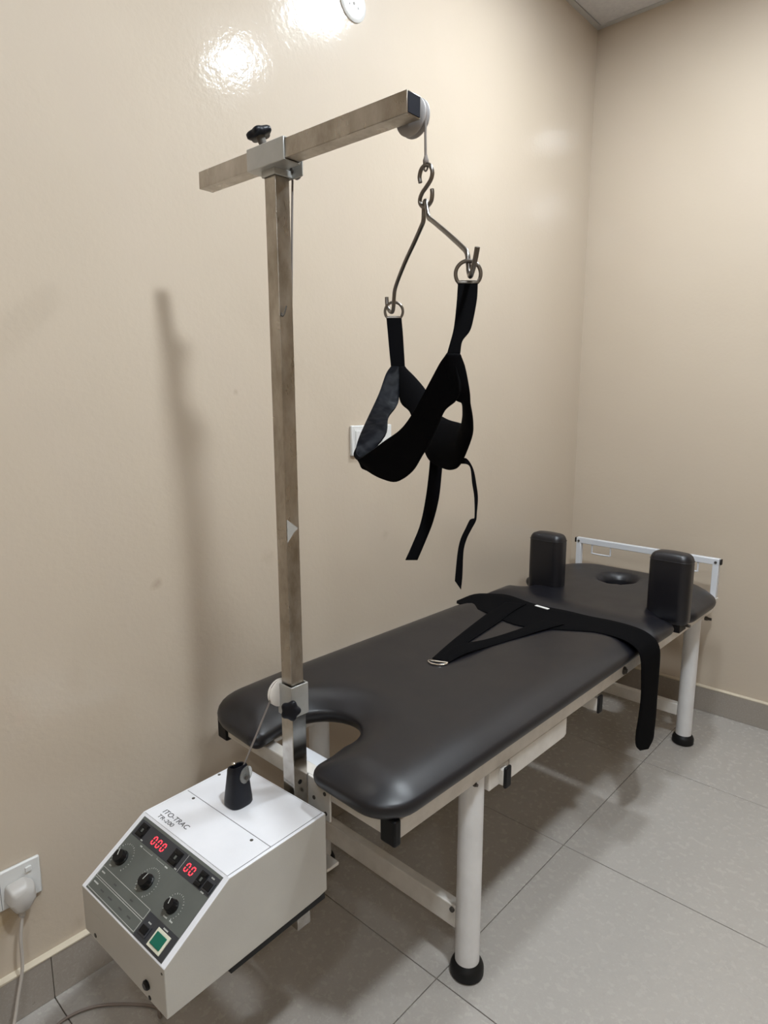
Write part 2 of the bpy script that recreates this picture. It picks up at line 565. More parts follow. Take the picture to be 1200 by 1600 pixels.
# skirting: tile slips with a lip of wall paint along the top
bl = rect_obj('baseboard_left', 'grout', 0.0, 0.0095, YF, YB, 0.0, SK - .001, 'dark grey tile skirting along the left wall')
bb = rect_obj('baseboard_back', 'grout', 0.0, XR, YB - 0.0095, YB, 0.0, SK - .001, 'dark grey tile skirting along the back wall')
for j in range(-5, 4):
    y0, y1 = max(TY + .6 * j, YF), min(TY + .6 * (j + 1), YB - .012)
    tile_obj('skirting_tile', bl, 'skirt_tile', 0.001, 0.012, y0 + .0008, y1 - .0008, 0.0005, SK, 0.0006)
for i in range(0, 6):
    x0, x1 = max(TX + .6 * i, 0.012), min(TX + .6 * (i + 1), XR)
    if x1 - x0 > .02:
        tile_obj('skirting_tile', bb, 'skirt_tile', x0 + .0008, x1 - .0008, YB - .012, YB - .001, 0.0005, SK, 0.0006)
def lip(parent, p0, p1, nrm):
    bm = bmesh.new(); rnd = random.Random(3)
    p0, p1, nrm = Vector(p0), Vector(p1), Vector(nrm)
    n = 60; rows = []
    for k in range(n + 1):
        p = p0.lerp(p1, k / n); wv = 0.0125 + rnd.uniform(-.0012, .0012); hh = rnd.uniform(-.001, .001)
        rows.append([bm.verts.new(p + nrm * a + Vector((0, 0, b))) for a, b in ((0, .005), (0.004, .004 + hh), (wv, .0012), (wv, -0.0022 + hh), (0, -0.002))])
    for a, b in zip(rows, rows[1:]):
        for k in range(5): bm.faces.new((a[k], a[(k + 1) % 5], b[(k + 1) % 5], b[k]))
    return finish(bm, 'paint_lip', 'wall_paint_lip', parent=parent, smooth=60)
lip(bl, (0, YF, SK), (0, YB, SK), (1, 0, 0))
lip(bb, (0, YB, SK), (XR, YB, SK), (0, -1, 0))
# ceiling boards between thin bars
for i in range(0, 5):
    for j in range(0, 8):
        x0, x1 = .02 + .6 * i, min(.02 + .6 * (i + 1), XR); y1 = YB - .02 - .6 * j; y0 = max(y1 - .6, YF)
        if y1 - y0 > .05 and x1 - x0 > .05:
            tile_obj('ceiling_panel', ce, 'ceiling', x0 + .004, x1 - .004, y0 + .004, y1 - .004, H - .004, H + .006, .001)
for nm, a in (('trim_1', (0, .022, YF, YB)), ('trim_2', (.022, XR, YB - .022, YB))):
    rect_obj(nm, 'ceiling_trim', a[0], a[1], a[2], a[3], H - .006, H + .004, 'pale edge strip between wall and grey ceiling')

# ceiling lamps of the room (some reflect in the enamel wall), plus added fill
LAMPS = [(0.70, 0.98, .95, .09), (1.27, 0.98, 1.6, .046), (1.38, -0.22, 1.9, .085), (2.55, -2.0, .6, .085), (1.40, -1.42, .45, .085)]  # last two: unseen fill lamps, added to brighten the lower walls
for k, (x, y, s, rad) in enumerate(LAMPS):
    lab = 'round white ceiling lamp ' + ['above the couch head', 'above the middle of the floor', 'above the camera side of the couch',
        'added as unseen fill at the right wall towards the front of the room', 'added as unseen fill in front of the couch foot, behind the viewer'][k]
    f = Frame('ceiling_lamp', (x, y, H - .006), couch=False, label=lab, cat='lamp')
    tr = Matrix.Translation(f.org)
    bm = bmesh.new(); lathe(bm, [(rad, -.012), (rad + .012, -.010), (rad + .014, 0), (rad, 0.001)], tr)
    finish(bm, 'rim', 'lamp_rim', f)
    bm = bmesh.new(); lathe(bm, [(rad - .002, -.0135), (rad - .001, -.0125), (rad - .001, -.011)], tr)
    mg = M['lamp_glow'].copy(); mg.node_tree.nodes['Principled BSDF'].inputs['Emission Strength'].default_value *= s
    finish(bm, 'diffuser', mg, f)

# ================================================================== the couch
F = Frame('treatment_couch', (-.25, .65, 0), label='black padded treatment couch on a white metal frame along the wall', cat='couch')
XL, XRr = -.53, .03          # outer faces of the long rails
Y0, Y1 = -.28, 1.50
def leg(x, y, z1):
    bm = bmesh.new(); cyl(bm, (x, y, .012), (x, y, z1), .0275, seg=32)
    l = finish(bm, 'leg', 'leg_white', F)
    bm = bmesh.new()
    lathe(bm, [(.034, 0), (.038, .004), (.038, .020), (.035, .028), (.029, .034), (.0276, .036)], Matrix.Translation((x, y, 0)))
    lathe(bm, [(.0277, .030), (.0277, .031)], Matrix.Translation((x, y, 0)))
    o = finish(bm, 'rubber_foot', 'rubber', F)
    mw = o.parent; o.parent = l
    return l
for x, y in ((0, 0), (-.5, 0), (0, 1.375), (-.5, 1.375)):
    leg(x, y, .497)
def part_box(name, m, x0, x1, y0, y1, z0, z1, bev=.0025, fr=None, mtx=None, parent=None):
    bm = bmesh.new(); box(bm, x0, x1, y0, y1, z0, z1, mtx)
    return finish(bm, name, m, fr or F, smooth=30, bevel=bev, parent=parent)
for x0, x1 in ((XRr - .04, XRr), (XL, XL + .04)):
    part_box('side_rail', 'frame_white', x0, x1, Y0 + .012, Y1 - .01, .495, .534)
# end bars with black end caps at the four corners
eb = part_box('end_bar', 'frame_white', XL + .001, XRr - .001, Y0, Y0 + .03, .499, .5325)
eb2 = part_box('end_bar', 'frame_white', XL + .001, XRr - .001, Y1 - .03, Y1, .499, .5325)
for x in (XRr - .012, XL + .012):
    part_box('corner_cap', 'cap', x - .0185, x + .0190, Y0 - .005, Y0 + .013, .489, .541, .004)
# board under the padding
part_box('deck_board', 'frame_white', XL + .03, XRr - .03, -.07, .828, .526, .5355, .002)
bm = bmesh.new()
rr_ = densify([Vector(p) for p in ((XL + .03, .852), (XRr - .03, .852), (XRr - .03, Y1 - .03), (XL + .03, Y1 - .03))], .03)
cushion(bm, rr_, [(.526, 0), (.5355, 0)], [Vector((-.272 + .06 * math.cos(2 * PI * k / 40), 1.33 + .072 * math.sin(2 * PI * k / 40))) for k in range(40)], [(.526, 0), (.5355, 0)])
finish(bm, 'deck_board', 'frame_white', F, smooth=30)
part_box('deck_board', 'frame_white', XL + .03, -.36, -.25, -.072, .526, .5355, .002)
part_box('deck_board', 'frame_white', -.155, XRr - .03, -.25, -.072, .526, .5355, .002)
# low cross braces between the legs
for y in (0, 1.375):
    part_box('cross_brace', 'frame_white', -.474, -.026, y - .013, y + .013, .104, .150 if y else .160, .003)
for y, x in ((0, -.034),):
    bm = bmesh.new(); cyl(bm, (x, y - .013, .150), (x, y - .0175, .150), .006, seg=12)
    finish(bm, 'bolt', 'bolt', F)
# channel plate hanging below the right rail
bm = bmesh.new()
pr = [(.100, .496), (.100, .447), (.352, .447), (.362, .452), (.362, .496)]
for x in (0.0305, 0.0275):
    pass
a = [bm.verts.new((.0308, y, z)) for y, z in pr]; b = [bm.verts.new((.0275, y, z)) for y, z in pr]
bm.faces.new(a); bm.faces.new(b[::-1])
for k in range(5): bm.faces.new((a[k], b[k], b[(k + 1) % 5], a[(k + 1) % 5]))
finish(bm, 'side_plate', 'frame_white', F, smooth=None, bevel=.001)
part_box('tie_rail', 'frame_white', .002, .028, .026, .101, .450, .492, .002)
# cross bars under the frame, closed with black caps on the right
for y, x1, z0, z1 in ((.083, .040, .452, .490), (.555, .030, .448, .486)):
    cbar = part_box('cross_bar', 'frame_white', XL + .01, x1, y - .022, y + .0, z0, z1, .002)
    part_box('bar_cap', 'cap', x1 - .001, x1 + .007, y - .022, y + .002, z0 - .006, z1 + .006, .004, parent=None)
# bolts along the right rail
def rail_bolt(y, z, r=.010, x=XRr, l=.008):
    bm = bmesh.new(); cyl(bm, (x - .001, y, z), (x + l * .4, y, z), r * 1.25, seg=18); cyl(bm, (x, y, z), (x + l, y, z), r, r * .85, seg=6)
    finish(bm, 'bolt', 'bolt', F)
rail_bolt(.70, .513, .0095)
rail_bolt(1.41, .490, .006, l=.022)
# screws and weld at the front right leg
for y, z in ((-.028, .493),):
    rail_bolt(y, z, .004, XRr - .003)
# front plate that carries the post
bm = bmesh.new(); box(bm, -.205, -.138, Y0 - .004, Y0 + .001, .455, .532)
finish(bm, 'post_plate', 'frame_white', F, smooth=None, bevel=.0015)
part_box('post_shelf', 'back_white', -.325, -.165, -.262, -.195, .505, .512, .0015)
for x, z in ((-.152, .512), (-.150, .470), (-.185, .49)):
    bm = bmesh.new(); cyl(bm, (x, Y0 - .003, z), (x, Y0 - .0055, z), .0042, seg=12); finish(bm, 'bolt', 'bolt', F)
part_box('lower_post_bracket', 'frame_white', -.20, -.131, -.300, -.268, .357, .364, .001)

# padding
xl, xr = -.573, .055
def arc(cx, cy, r, a0, a1, n=14):
    return [(cx + r * math.cos(a0 + (a1 - a0) * k / n), cy + r * math.sin(a0 + (a1 - a0) * k / n), 0) for k in range(n + 1)]
# U-shaped face notch at the foot end
poly = [(xr, .834, .03), (xl, .834, .03), (xl, -.08, .25), (xl + .012, -.316, .15), (-.322, -.326, .05), (-.340, -.25, .04)]
nt_ = arc(-.262, -.195, .085, PI * 1.02, -PI * .05, 16)
poly += nt_ + [(-.170, -.25, .04), (-.166, -.318, .05), (xr, -.322, .085)]
out = [p for p in round_poly(poly, 8)]
clean = []
for p in out:
    if not clean or (p - clean[-1]).length > .004: clean.append(p)
outline = densify(clean, .02)
LAY = [(.5355, .012), (.5358, .008), (.5385, .004), (.545, .001), (.554, 0), (.564, .0012), (.573, .0045), (.581, .0100), (.5875, .0170), (.5925, .0250), (.5958, .0330), (.5976, .0400), (.5983, .0450), (.5985, .0490)]
bm = bmesh.new()
EDGE = [(.5355, .024), (.5375, .018), (.5425, .011), (.549, .005), (.556, .0012), (.563, 0), (.569, .0012), (.5735, .004), (.5765, .008)]
pillow(bm, outline, EDGE, .5765, .0235, .085)
pad = finish(bm, 'leg_cushion', 'vinyl', F, smooth=50)
# head cushion with a breathing hole
poly = [(xr + .004, .849, .03), (xr + .006, 1.02, .035), (.0, 1.03, .03), (.0, 1.125, .03), (.072, 1.15, .06), (.074, 1.40, .16),
        (-.03, 1.535, .16), (-.25, 1.55, .5), (-.48, 1.545, .14), (-.585, 1.44, .16), (-.582, 1.15, .06), (-.51, 1.135, .03), (-.51, 1.03, .03), (-.578, 1.02, .06), (-.576, .849, .03)]
out = round_poly(poly, 7); clean = []
for p in out:
    if not clean or (p - clean[-1]).length > .004: clean.append(p)
outline = densify(clean, .02)
hole = [Vector((-.272 + .058 * math.cos(2 * PI * k / 40), 1.33 + .070 * math.sin(2 * PI * k / 40))) for k in range(40)]
HL = [(.537, .0), (.560, .0), (.576, .002), (.586, .006), (.592, .012), (.596, .022), (.598, .034), (.5985, .042), (.5985, .046)]
bm = bmesh.new(); pillow(bm, outline, EDGE, .5765, .0235, .080, hole, [(.537, .0), (.560, .0), (.572, .0005), (.5765, .002)], .022)
finish(bm, 'head_cushion', 'vinyl', F, smooth=50)

# shoulder bolsters
def bolster(cx, cy, lab, h=.19, wx=.136, wy=.075):
    fr = Frame('shoulder_bolster', (cx, cy, .536), label=lab, cat='bolster')
    bm = bmesh.new()
    o = round_poly([(cx - wx / 2, cy - wy / 2, .03), (cx + wx / 2, cy - wy / 2, .03), (cx + wx / 2 - .004, cy + wy / 2, .025), (cx - wx / 2 + .004, cy + wy / 2, .025)], 7)
    o = densify(o, .02)
    zt = .601 + h
    cushion(bm, o, [(.562, .006), (.567, .001), (.58, 0), (zt - .030, 0), (zt - .015, .002), (zt - .007, .006), (zt - .002, .012), (zt + .001, .022)])
    # slightly domed crown and soft belly
    for v in bm.verts:
        if v.co.z > zt - .04: v.co.z += .008 * math.cos((v.co.x - cx) / (wx / 2) * 1.2) - .004
    finish(bm, 'padding', 'vinyl', fr, smooth=45)
    # piping seams near the crown and stand plate
    bm = bmesh.new(); oo = inset(o, -.0004); tube(bm, [(p.x, p.y, zt - .022) for p in oo], .0010, 5, closed=True)
    finish(bm, 'piping', 'vinyl', fr)
    s = 1 if cx > -.25 else -1
    part_box('stand_bracket', 'cap', cx - .05, cx + .05, cy - .03, cy + .03, .536, .564, .002, fr=fr)
    bm = bmesh.new(); cyl(bm, (cx + s * .045, cy + .02, .552), (cx + s * .066, cy + .02, .552), .0055, seg=12)
    finish(bm, 'clamp_screw', 'bolt', fr)
bolster(.010, 1.080, 'upright black padded bolster on the near edge of the couch head')
bolster(-.438, 1.078, 'upright black padded bolster on the wall side of the couch head')

# head gauge frame
G2 = Frame('head_rail_frame', (-.268, 1.553, .50), label='white square tube rail with two wire handles upright at the couch head end', cat='rail')
part_box('top_rail', 'back_white', -.558, .023, 1.543, 1.565, .662, .686, .002, fr=G2)
for x in (-.558, .0):
    part_box('upright', 'back_white', x, x + .022, 1.543, 1.565, .5325, .664, .002, fr=G2)
    bm = bmesh.new(); cyl(bm, (x + .011, 1.5435, .672), (x + .011, 1.5405, .672), .005, seg=12); finish(bm, 'screw', 'bolt', G2)
part_box('end_cap', 'cap', .026, .030, 1.5445, 1.5635, .6635, .6845, .001, fr=G2)
part_box('end_cap', 'cap', -.566, -.562, 1.5445, 1.5635, .6635, .6845, .001, fr=G2)
part_box('bottom_rail', 'frame_white', -.562, .026, 1.500, 1.565, .520, .5325, .002, fr=G2)
for x0 in (-.487, -.135):
    pts = [(x0, 1.55, .663), (x0, 1.55, .632), (x0 + .006, 1.55, .624), (x0 + .076, 1.55, .624), (x0 + .082, 1.55, .632), (x0 + .082, 1.55, .663)]
    bm = bmesh.new(); tube(bm, smooth_path(pts, 4), .0032, 8); finish(bm, 'wire_handle', 'back_white', G2)

# ================================================================== traction post
PX, PY, PS = -.2215, -.302, .032
T = Frame('traction_post', (PX, PY, .19), label='tall stainless steel square post with a horizontal arm at the couch foot', cat='traction stand')
def sq_tube(name, m, x0, x1, y0, y1, z0, z1, th, axis, fr=T, bev=.0022):
    """hollow square tube open along the axis"""
    bm = bmesh.new()
    lo = [x0, y0, z0]; hi = [x1, y1, z1]
    i, j = [a for a in range(3) if a != axis]
    def ring(t, d):
        pts = []
        for u, v in ((0, 0), (1, 0), (1, 1), (0, 1)):
            p = [0, 0, 0]; p[axis] = (lo if t == 0 else hi)[axis]
            p[i] = (hi[i] - d) if u else (lo[i] + d); p[j] = (hi[j] - d) if v else (lo[j] + d)
            pts.append(bm.verts.new(p))
        return pts
    A, B, c, d = ring(0, 0), ring(1, 0), ring(0, th), ring(1, th)
    for k in range(4):
        n = (k + 1) % 4
        bm.faces.new((A[k], A[n], B[n], B[k])); bm.faces.new((c[k], d[k], d[n], c[n]))
        bm.faces.new((A[k], c[k], c[n], A[n])); bm.faces.new((B[k], B[n], d[n], d[k]))
    return finish(bm, name, m, fr, smooth=30, bevel=bev)
h = PS / 2
up_ = sq_tube('upper_post', 'steel', PX - h + .0008, PX + h - .0008, PY - h + .0008, PY + h - .0008, .64, 1.672, .002, 2)
LEAN = .0085                     # the inner tube leans a little towards the wall
for v in up_.data.vertices: v.co.x -= LEAN * max(0, v.co.z + T.org.z - .69) / .98
sq_tube('lower_post', 'bright_steel', PX - h - .0012, PX + h + .0012, PY - h - .0012, PY + h + .0012, .19, .70, .002, 2)
for z in (.525,):
    bm = bmesh.new(); cyl(bm, (PX + h + .0005, PY - .002, z), (PX + h + .0018, PY - .002, z), .0048, seg=16); finish(bm, 'screw_hole', 'cap', T)
sl = sq_tube('clamp_sleeve', 'sleeve', PX - .0215, PX + .0215, PY - .0215, PY + .0215, .668, .733, .0032, 2)
def star_knob(p, axis, r, th, stem, fr, name='star_knob', lobes=5, turn=0.0):
    m4 = frame_to(p, axis)
    bm = bmesh.new(); n = 60; rings = []
    for z, k in ((0, .90), (.2 * th, 1.0), (.75 * th, 1.0), (th, .86), (th * 1.08, .5)):
        rings.append([bm.verts.new(m4 @ Vector((r * k * (.90 + .10 * math.cos(lobes * (a := 2 * PI * j / n + turn))) * math.cos(a), r * k * (.90 + .10 * math.cos(lobes * a)) * math.sin(a), z))) for j in range(n)])
    for a_, b_ in zip(rings, rings[1:]):
        for j in range(n): bm.faces.new((a_[j], a_[(j + 1) % n], b_[(j + 1) % n], b_[j]))
    bm.faces.new(rings[0][::-1]); bm.faces.new(rings[-1])
    k = finish(bm, name, 'black_gloss', fr, smooth=50)
    bm = bmesh.new(); ax = Vector(axis).normalized()
    cyl(bm, Vector(p) - ax * stem, Vector(p) + ax * .001, .0042, seg=12)
    cyl(bm, Vector(p) - ax * stem * .55, Vector(p) + ax * .001, .0062, .0085, seg=16)
    finish(bm, 'knob_stem', 'bolt', fr, parent=k)
star_knob((PX + .0285, PY - .0285, .694), (.75, -.85, .18), .0200, .010, .018, T, turn=.5)

# arm, its collar and the short post sleeve
AX0, AX1, AZ = -.420, .0859, 1.7053
arm_m = Matrix.Translation((0.0859, -.3180, AZ)) @ Matrix.Rotation(.0409, 4, 'Z')
def arm_box_tube(x0, x1, y0, y1, z0, z1, name, m, th, bev=.002):
    o = sq_tube(name, m, x0, x1, y0, y1, z0, z1, th, 0, bev=bev)
    for v in o.data.vertices:
        v.co = (arm_m @ (v.co + T.org)) - T.org
    return o
arm_box_tube(-.5064, 0, 0, .0303, -.0303, 0, 'arm', 'steel', .002)
def arm_part(bm): bmesh.ops.transform(bm, matrix=arm_m, verts=bm.verts)
for x0, x1 in ((-.0012, .0006), (-.5070, -.5052)):
    bm = bmesh.new(); box(bm, x0, x1, .0019, .0284, -.0284, -.0019); arm_part(bm)
    finish(bm, 'end_cap', 'endcap' if x0 > -.2 else 'steel', T, smooth=None)
arm_box_tube(-.356, -.258, -.0032, .0335, -.0335, .0032, 'arm_collar', 'sleeve', .0028, bev=.0014)
sq_tube('post_head_sleeve', 'sleeve', PX - .0265, PX + .0110, PY - .0195, PY + .0195, 1.661, 1.6735, .0032, 2)
star_knob((PX - .049, PY - .002, 1.738), (-.25, -.24, 1), .0235, .011, .032, T, turn=.2)
# pulley at the arm end: two flanges, axle; it stands on the far side of the arm
def pulley(c0, axis, r, wth, m, name, fr, seg=40):
    bm = bmesh.new()
    lathe(bm, [(r * .4, -wth / 2 - .0012), (r * .92, -wth / 2 - .0005), (r, -wth / 2 + .001), (r, -wth / 2 + .0025), (r * .78, -.0008), (r * .78, .0008), (r, wth / 2 - .0025), (r, wth / 2 - .001), (r * .92, wth / 2 + .0005), (r * .4, wth / 2 + .0012)], frame_to(c0, axis), seg)
    o = finish(bm, name, m, fr, smooth=35)
    bm = bmesh.new(); ax = Vector(axis).normalized(); c0 = Vector(c0)
    cyl(bm, c0 - ax * (wth / 2 + .006), c0 + ax * (wth / 2 + .004), .004, seg=14)
    finish(bm, 'axle', 'bolt', fr, parent=o)
    return o
pulley((.0565, -.272, 1.690), (-.04, 1, 0), .0275, .013, 'pulley', 'arm_pulley', T)
pulley((-.243, -.318, .710), (1, 0, 0), .0275, .010, 'pulley_white', 'post_pulley', T)
pulley((-.2095, -.2755, 1.674), (0, 1, 0), .0125, .010, 'pulley', 'corner_pulley', T)
part_box('pulley_bracket', 'sleeve', -.232, -.183, -.2835, -.2815, 1.660, 1.700, .0005, fr=T)
bm = bmesh.new(); cyl(bm, (-.238, PY, .697), (-.230, PY, .697), .007); finish(bm, 'pulley_stud', 'bolt', T)
# small hook on the post's side
bm = bmesh.new(); tube(bm, smooth_path([(PX + h - .008, PY - .010, 1.434), (PX + h - .004, PY - .012, 1.428), (PX + h - .002, PY - .009, 1.432), (PX + h - .001, PY - .004, 1.446)], 4), .0014, 6)
finish(bm, 'cord_hook', 'bolt', T)
# small pale grey patch on the post's right face
bm = bmesh.new(); q = [(PX + h - .0036, PY - .014, 1.063), (PX + h - .0036, PY + .012, 1.043), (PX + h - .0036, PY + .002, 1.036), (PX + h - .0036, PY - .014, 1.018)]
bm.faces.new([bm.verts.new(p) for p in q]); o = finish(bm, 'pale_patch', 'sleeve', T, smooth=None)
s_ = o.modifiers.new('thickness', 'SOLIDIFY'); s_.thickness = .0004

# ================================================================== the traction cord
bm = bmesh.new()
R1 = .0258
pts = [(-.250, -.407, .582), (-.2455, -.376, .640), (-.243, -.342, .701)]
tube(bm, pts, .0019, 8)
pts = [(-.243, -.318 - .024 * math.cos(a), .710 + .024 * math.sin(a)) for a in [k * PI / 10 for k in range(2, 11)]]
tube(bm, pts, .0019, 8)
tube(bm, [(-.243, -.292, .712), (-.238, -.283, 1.10), (-.229, -.2735, 1.538), (-.2215, -.2735, 1.674)], .0019, 8)
tube(bm, [(-.2215, -.2735, 1.674), (-.218, -.2735, 1.683), (-.210, -.2735, 1.6885), (-.14, -.2705, 1.700), (.030, -.2725, 1.7145), (.050, -.2725, 1.7160)], .0019, 8)
pts = [(.0565 + .0245 * math.cos(a), -.2725, 1.690 + .0245 * math.sin(a)) for a in [PI / 2 - k * PI / 20 for k in range(0, 11)]]
tube(bm, pts + [(.0808, -.272, 1.66), (.0808, -.271, 1.628)], .0019, 8)
RP = Frame('pulley_rope', (-.243, -.30, .585), label='thin grey rope running from the control unit up the post and over the arm pulley', cat='rope')
finish(bm, 'rope_line', 'cord', RP)
bm = bmesh.new(); lathe(bm, [(.0022, 1.619), (.0042, 1.622), (.0046, 1.626), (.0032, 1.630), (.002, 1.634)], Matrix.Translation((.0808, -.2705, 0)), 14)
tube(bm, [(.0808 + .0032 * math.cos(a), -.2705 , 1.6165 + .0042 * math.sin(a)) for a in [k * PI / 6 for k in range(12)]], .0015, 6, closed=True)
finish(bm, 'knot', 'cord', RP)

# S-hook
HK = Frame('s_hook', (.080, -.2705, 1.565), label='steel S-shaped hook hanging from the cord below the arm pulley', cat='hook')
hp = [(.0705, 1.5985), (.0690, 1.607), (.0725, 1.6165), (.0810, 1.6205), (.0905, 1.6165), (.0945, 1.607), (.0920, 1.598), (.0840, 1.590), (.0750, 1.582), (.0700, 1.573), (.0740, 1.5655), (.0825, 1.5630), (.0910, 1.568), (.0935, 1.577), (.0930, 1.585)]
bm = bmesh.new(); tube(bm, smooth_path([(x, -.2705 - (.0015 if 3 < i < 9 else 0), z) for i, (x, z) in enumerate(hp)], 6), .0031, 10)
finish(bm, 'hook_wire', 'wire', HK)

# spreader bar
A = Vector((.0805, -.2705, 1.5685)); th = -.54
dd = Vector((math.cos(th), math.sin(th), 0)); nn_ = Vector((-math.sin(th), math.cos(th), 0))
def sp(u, z, n=0): return A + dd * u + Vector((0, 0, z)) + nn_ * n
SPF = Frame('spreader_bar', tuple(A), label='bent steel spreader bar with hooked ends hanging from the S-hook', cat='spreader bar')
path = []
left = [(-.1930, -.1060, -.004), (-.1905, -.1200, -.004), (-.1820, -.1310, -.002), (-.1700, -.1335, 0), (-.1630, -.1240, 0), (-.1605, -.110, 0), (-.1500, -.0935, 0), (-.1000, -.0655, 0), (-.0500, -.0440, 0), (-.0200, -.0300, 0), (-.0075, -.0225, 0), (-.0062, -.0080, 0), (-.0040, -.0005, 0)]
right = [(0.0, .0028, 0), (.0045, -.0005, 0), (.0090, -.0120, 0), (.0160, -.0240, 0), (.0350, -.0340, 0), (.0900, -.0620, 0), (.1480, -.0930, 0), (.1630, -.1030, 0), (.1680, -.1150, 0), (.1710, -.1270, 0), (.1800, -.1335, -.002), (.1900, -.1300, -.004), (.1980, -.1190, -.004), (.2045, -.1045, -.004)]
bm = bmesh.new(); tube(bm, smooth_path([sp(u, z, n) for u, z, n in left + right], 5), .0034, 10)
finish(bm, 'bar', 'wire', SPF)

# ================================================================== head halter
S1 = [[[-0.0587, -0.1937, 1.3393], [-0.049, -0.1845, 1.3393]], [[-0.0551, -0.2114, 1.3257], [-0.0369, -0.1977, 1.3108]], [[-0.045, -0.2393, 1.2921], [-0.0196, -0.2193, 1.2758]], [[-0.0235, -0.2863, 1.2533], [0.0003, -0.2633, 1.2551]], [[-0.0014, -0.3282, 1.2241], [0.0275, -0.3, 1.2275]], [[0.0147, -0.3545, 1.206], [0.0262, -0.3486, 1.1856]], [[0.0257, -0.3638, 1.1989], [0.0451, -0.3511, 1.1752]], [[0.0395, -0.3686, 1.1968], [0.0684, -0.3485, 1.167]], [[0.0656, -0.3696, 1.2096], [0.0988, -0.349, 1.1648]], [[0.096, -0.373, 1.2254], [0.129, -0.3524, 1.1812]], [[0.1238, -0.3769, 1.2389], [0.152, -0.3585, 1.2047]], [[0.1467, -0.3825, 1.2545], [0.1717, -0.3662, 1.2241]], [[0.1667, -0.388, 1.2736], [0.1911, -0.37, 1.2524]], [[0.1846, -0.3898, 1.2961], [0.2058, -0.3761, 1.2697]], [[0.1995, -0.3907, 1.3164], [0.2237, -0.376, 1.2828]], [[0.2097, -0.3907, 1.3308], [0.2312, -0.3775, 1.3012]], [[0.2185, -0.3898, 1.3406], [0.2248, -0.3838, 1.3411]]]
S2 = [[[-0.0407, -0.1767, 1.3393], [-0.0495, -0.1851, 1.3393]], [[-0.0311, -0.1789, 1.3333], [-0.0413, -0.194, 1.311]], [[-0.0089, -0.1842, 1.3198], [-0.0219, -0.2068, 1.2775]], [[0.0217, -0.1944, 1.2993], [0.0077, -0.2168, 1.2615]], [[0.0491, -0.2102, 1.2779], [0.0348, -0.234, 1.2358]], [[0.0771, -0.2278, 1.261], [0.0657, -0.251, 1.2098]], [[0.0997, -0.2424, 1.2556], [0.0917, -0.2659, 1.1899]], [[0.1221, -0.2547, 1.2517], [0.1211, -0.2729, 1.1807]], [[0.1459, -0.2672, 1.2497], [0.1485, -0.2816, 1.1802]], [[0.1649, -0.2804, 1.2493], [0.1694, -0.2901, 1.1919]], [[0.1837, -0.304, 1.258], [0.1946, -0.3009, 1.228]], [[0.1997, -0.3256, 1.269], [0.2106, -0.3199, 1.2501]], [[0.2141, -0.3493, 1.2822], [0.2234, -0.3425, 1.2738]], [[0.2183, -0.3736, 1.2864], [0.2313, -0.359, 1.296]], [[0.2181, -0.3854, 1.312], [0.2321, -0.3695, 1.3228]], [[0.2188, -0.3894, 1.3411], [0.2307, -0.3782, 1.3406]]]
T1 = [[[0.0827, -0.255, 1.192], [0.0982, -0.2424, 1.1836]], [[0.0842, -0.259, 1.1701], [0.0991, -0.2448, 1.1701]], [[0.0853, -0.2677, 1.1295], [0.1008, -0.2531, 1.1295]], [[0.084, -0.2787, 1.089], [0.0986, -0.2642, 1.0924]], [[0.079, -0.2909, 1.0586], [0.0935, -0.2763, 1.062]], [[0.0735, -0.3025, 1.0322], [0.0877, -0.289, 1.0322]]]
T2 = [[[0.1754, -0.2995, 1.1992], [0.1762, -0.3003, 1.1925]], [[0.1821, -0.293, 1.1998], [0.1836, -0.2936, 1.1916]], [[0.1906, -0.2884, 1.1854], [0.1879, -0.291, 1.1854]], [[0.1968, -0.2881, 1.1625], [0.1919, -0.292, 1.1655]], [[0.2006, -0.289, 1.1441], [0.1968, -0.2926, 1.1441]], [[0.2021, -0.2928, 1.1227], [0.2003, -0.2963, 1.115]], [[0.2025, -0.295, 1.1119], [0.1962, -0.3006, 1.1135]], [[0.1997, -0.3002, 1.1012], [0.193, -0.3066, 1.1012]], [[0.1959, -0.3075, 1.0859], [0.1896, -0.3135, 1.0859]], [[0.1948, -0.3131, 1.0675], [0.1887, -0.3188, 1.0675]], [[0.1977, -0.3184, 1.0338], [0.1901, -0.3249, 1.0369]], [[0.1986, -0.3224, 1.0139], [0.1908, -0.3269, 1.0262]]]
ST1 = [[[-0.0753, -0.1884, 1.4263], [-0.0559, -0.17, 1.4263]], [[-0.0699, -0.1902, 1.3974], [-0.0505, -0.1719, 1.3974]], [[-0.0643, -0.1922, 1.3674], [-0.0455, -0.1744, 1.3674]], [[-0.0584, -0.194, 1.3374], [-0.0405, -0.1769, 1.3374]]]
ST2 = [[[0.218, -0.3688, 1.4294], [0.2361, -0.3516, 1.4294]], [[0.2196, -0.3725, 1.408], [0.2379, -0.3551, 1.408]], [[0.2209, -0.3777, 1.3812], [0.2376, -0.3619, 1.3813]], [[0.2209, -0.3809, 1.3679], [0.2361, -0.3666, 1.3679]], [[0.22, -0.3847, 1.3558], [0.2309, -0.3744, 1.3559]], [[0.2186, -0.3899, 1.3398], [0.2308, -0.3783, 1.3398]]]
HH = Frame('head_halter', (.0775, -.27, 1.19), label='black fabric head halter of two slings hanging from the spreader bar', cat='halter')
def sling(name, st, t, bulge, mats=('webbing', 'lining'), mi=0, n=5):
    bm = bmesh.new(); ribbon(bm, st, n, 7, bulge, mi)
    o = finish(bm, name, None, HH, smooth=60, mats=mats)
    solid(o, t, 0.0, 0)
    return o
chin = sling('chin_sling', S1, .006, .04, mats=('webbing', 'lining'))
occ = sling('occipital_sling', S2, .006, -.10, mats=('webbing', 'lining'))
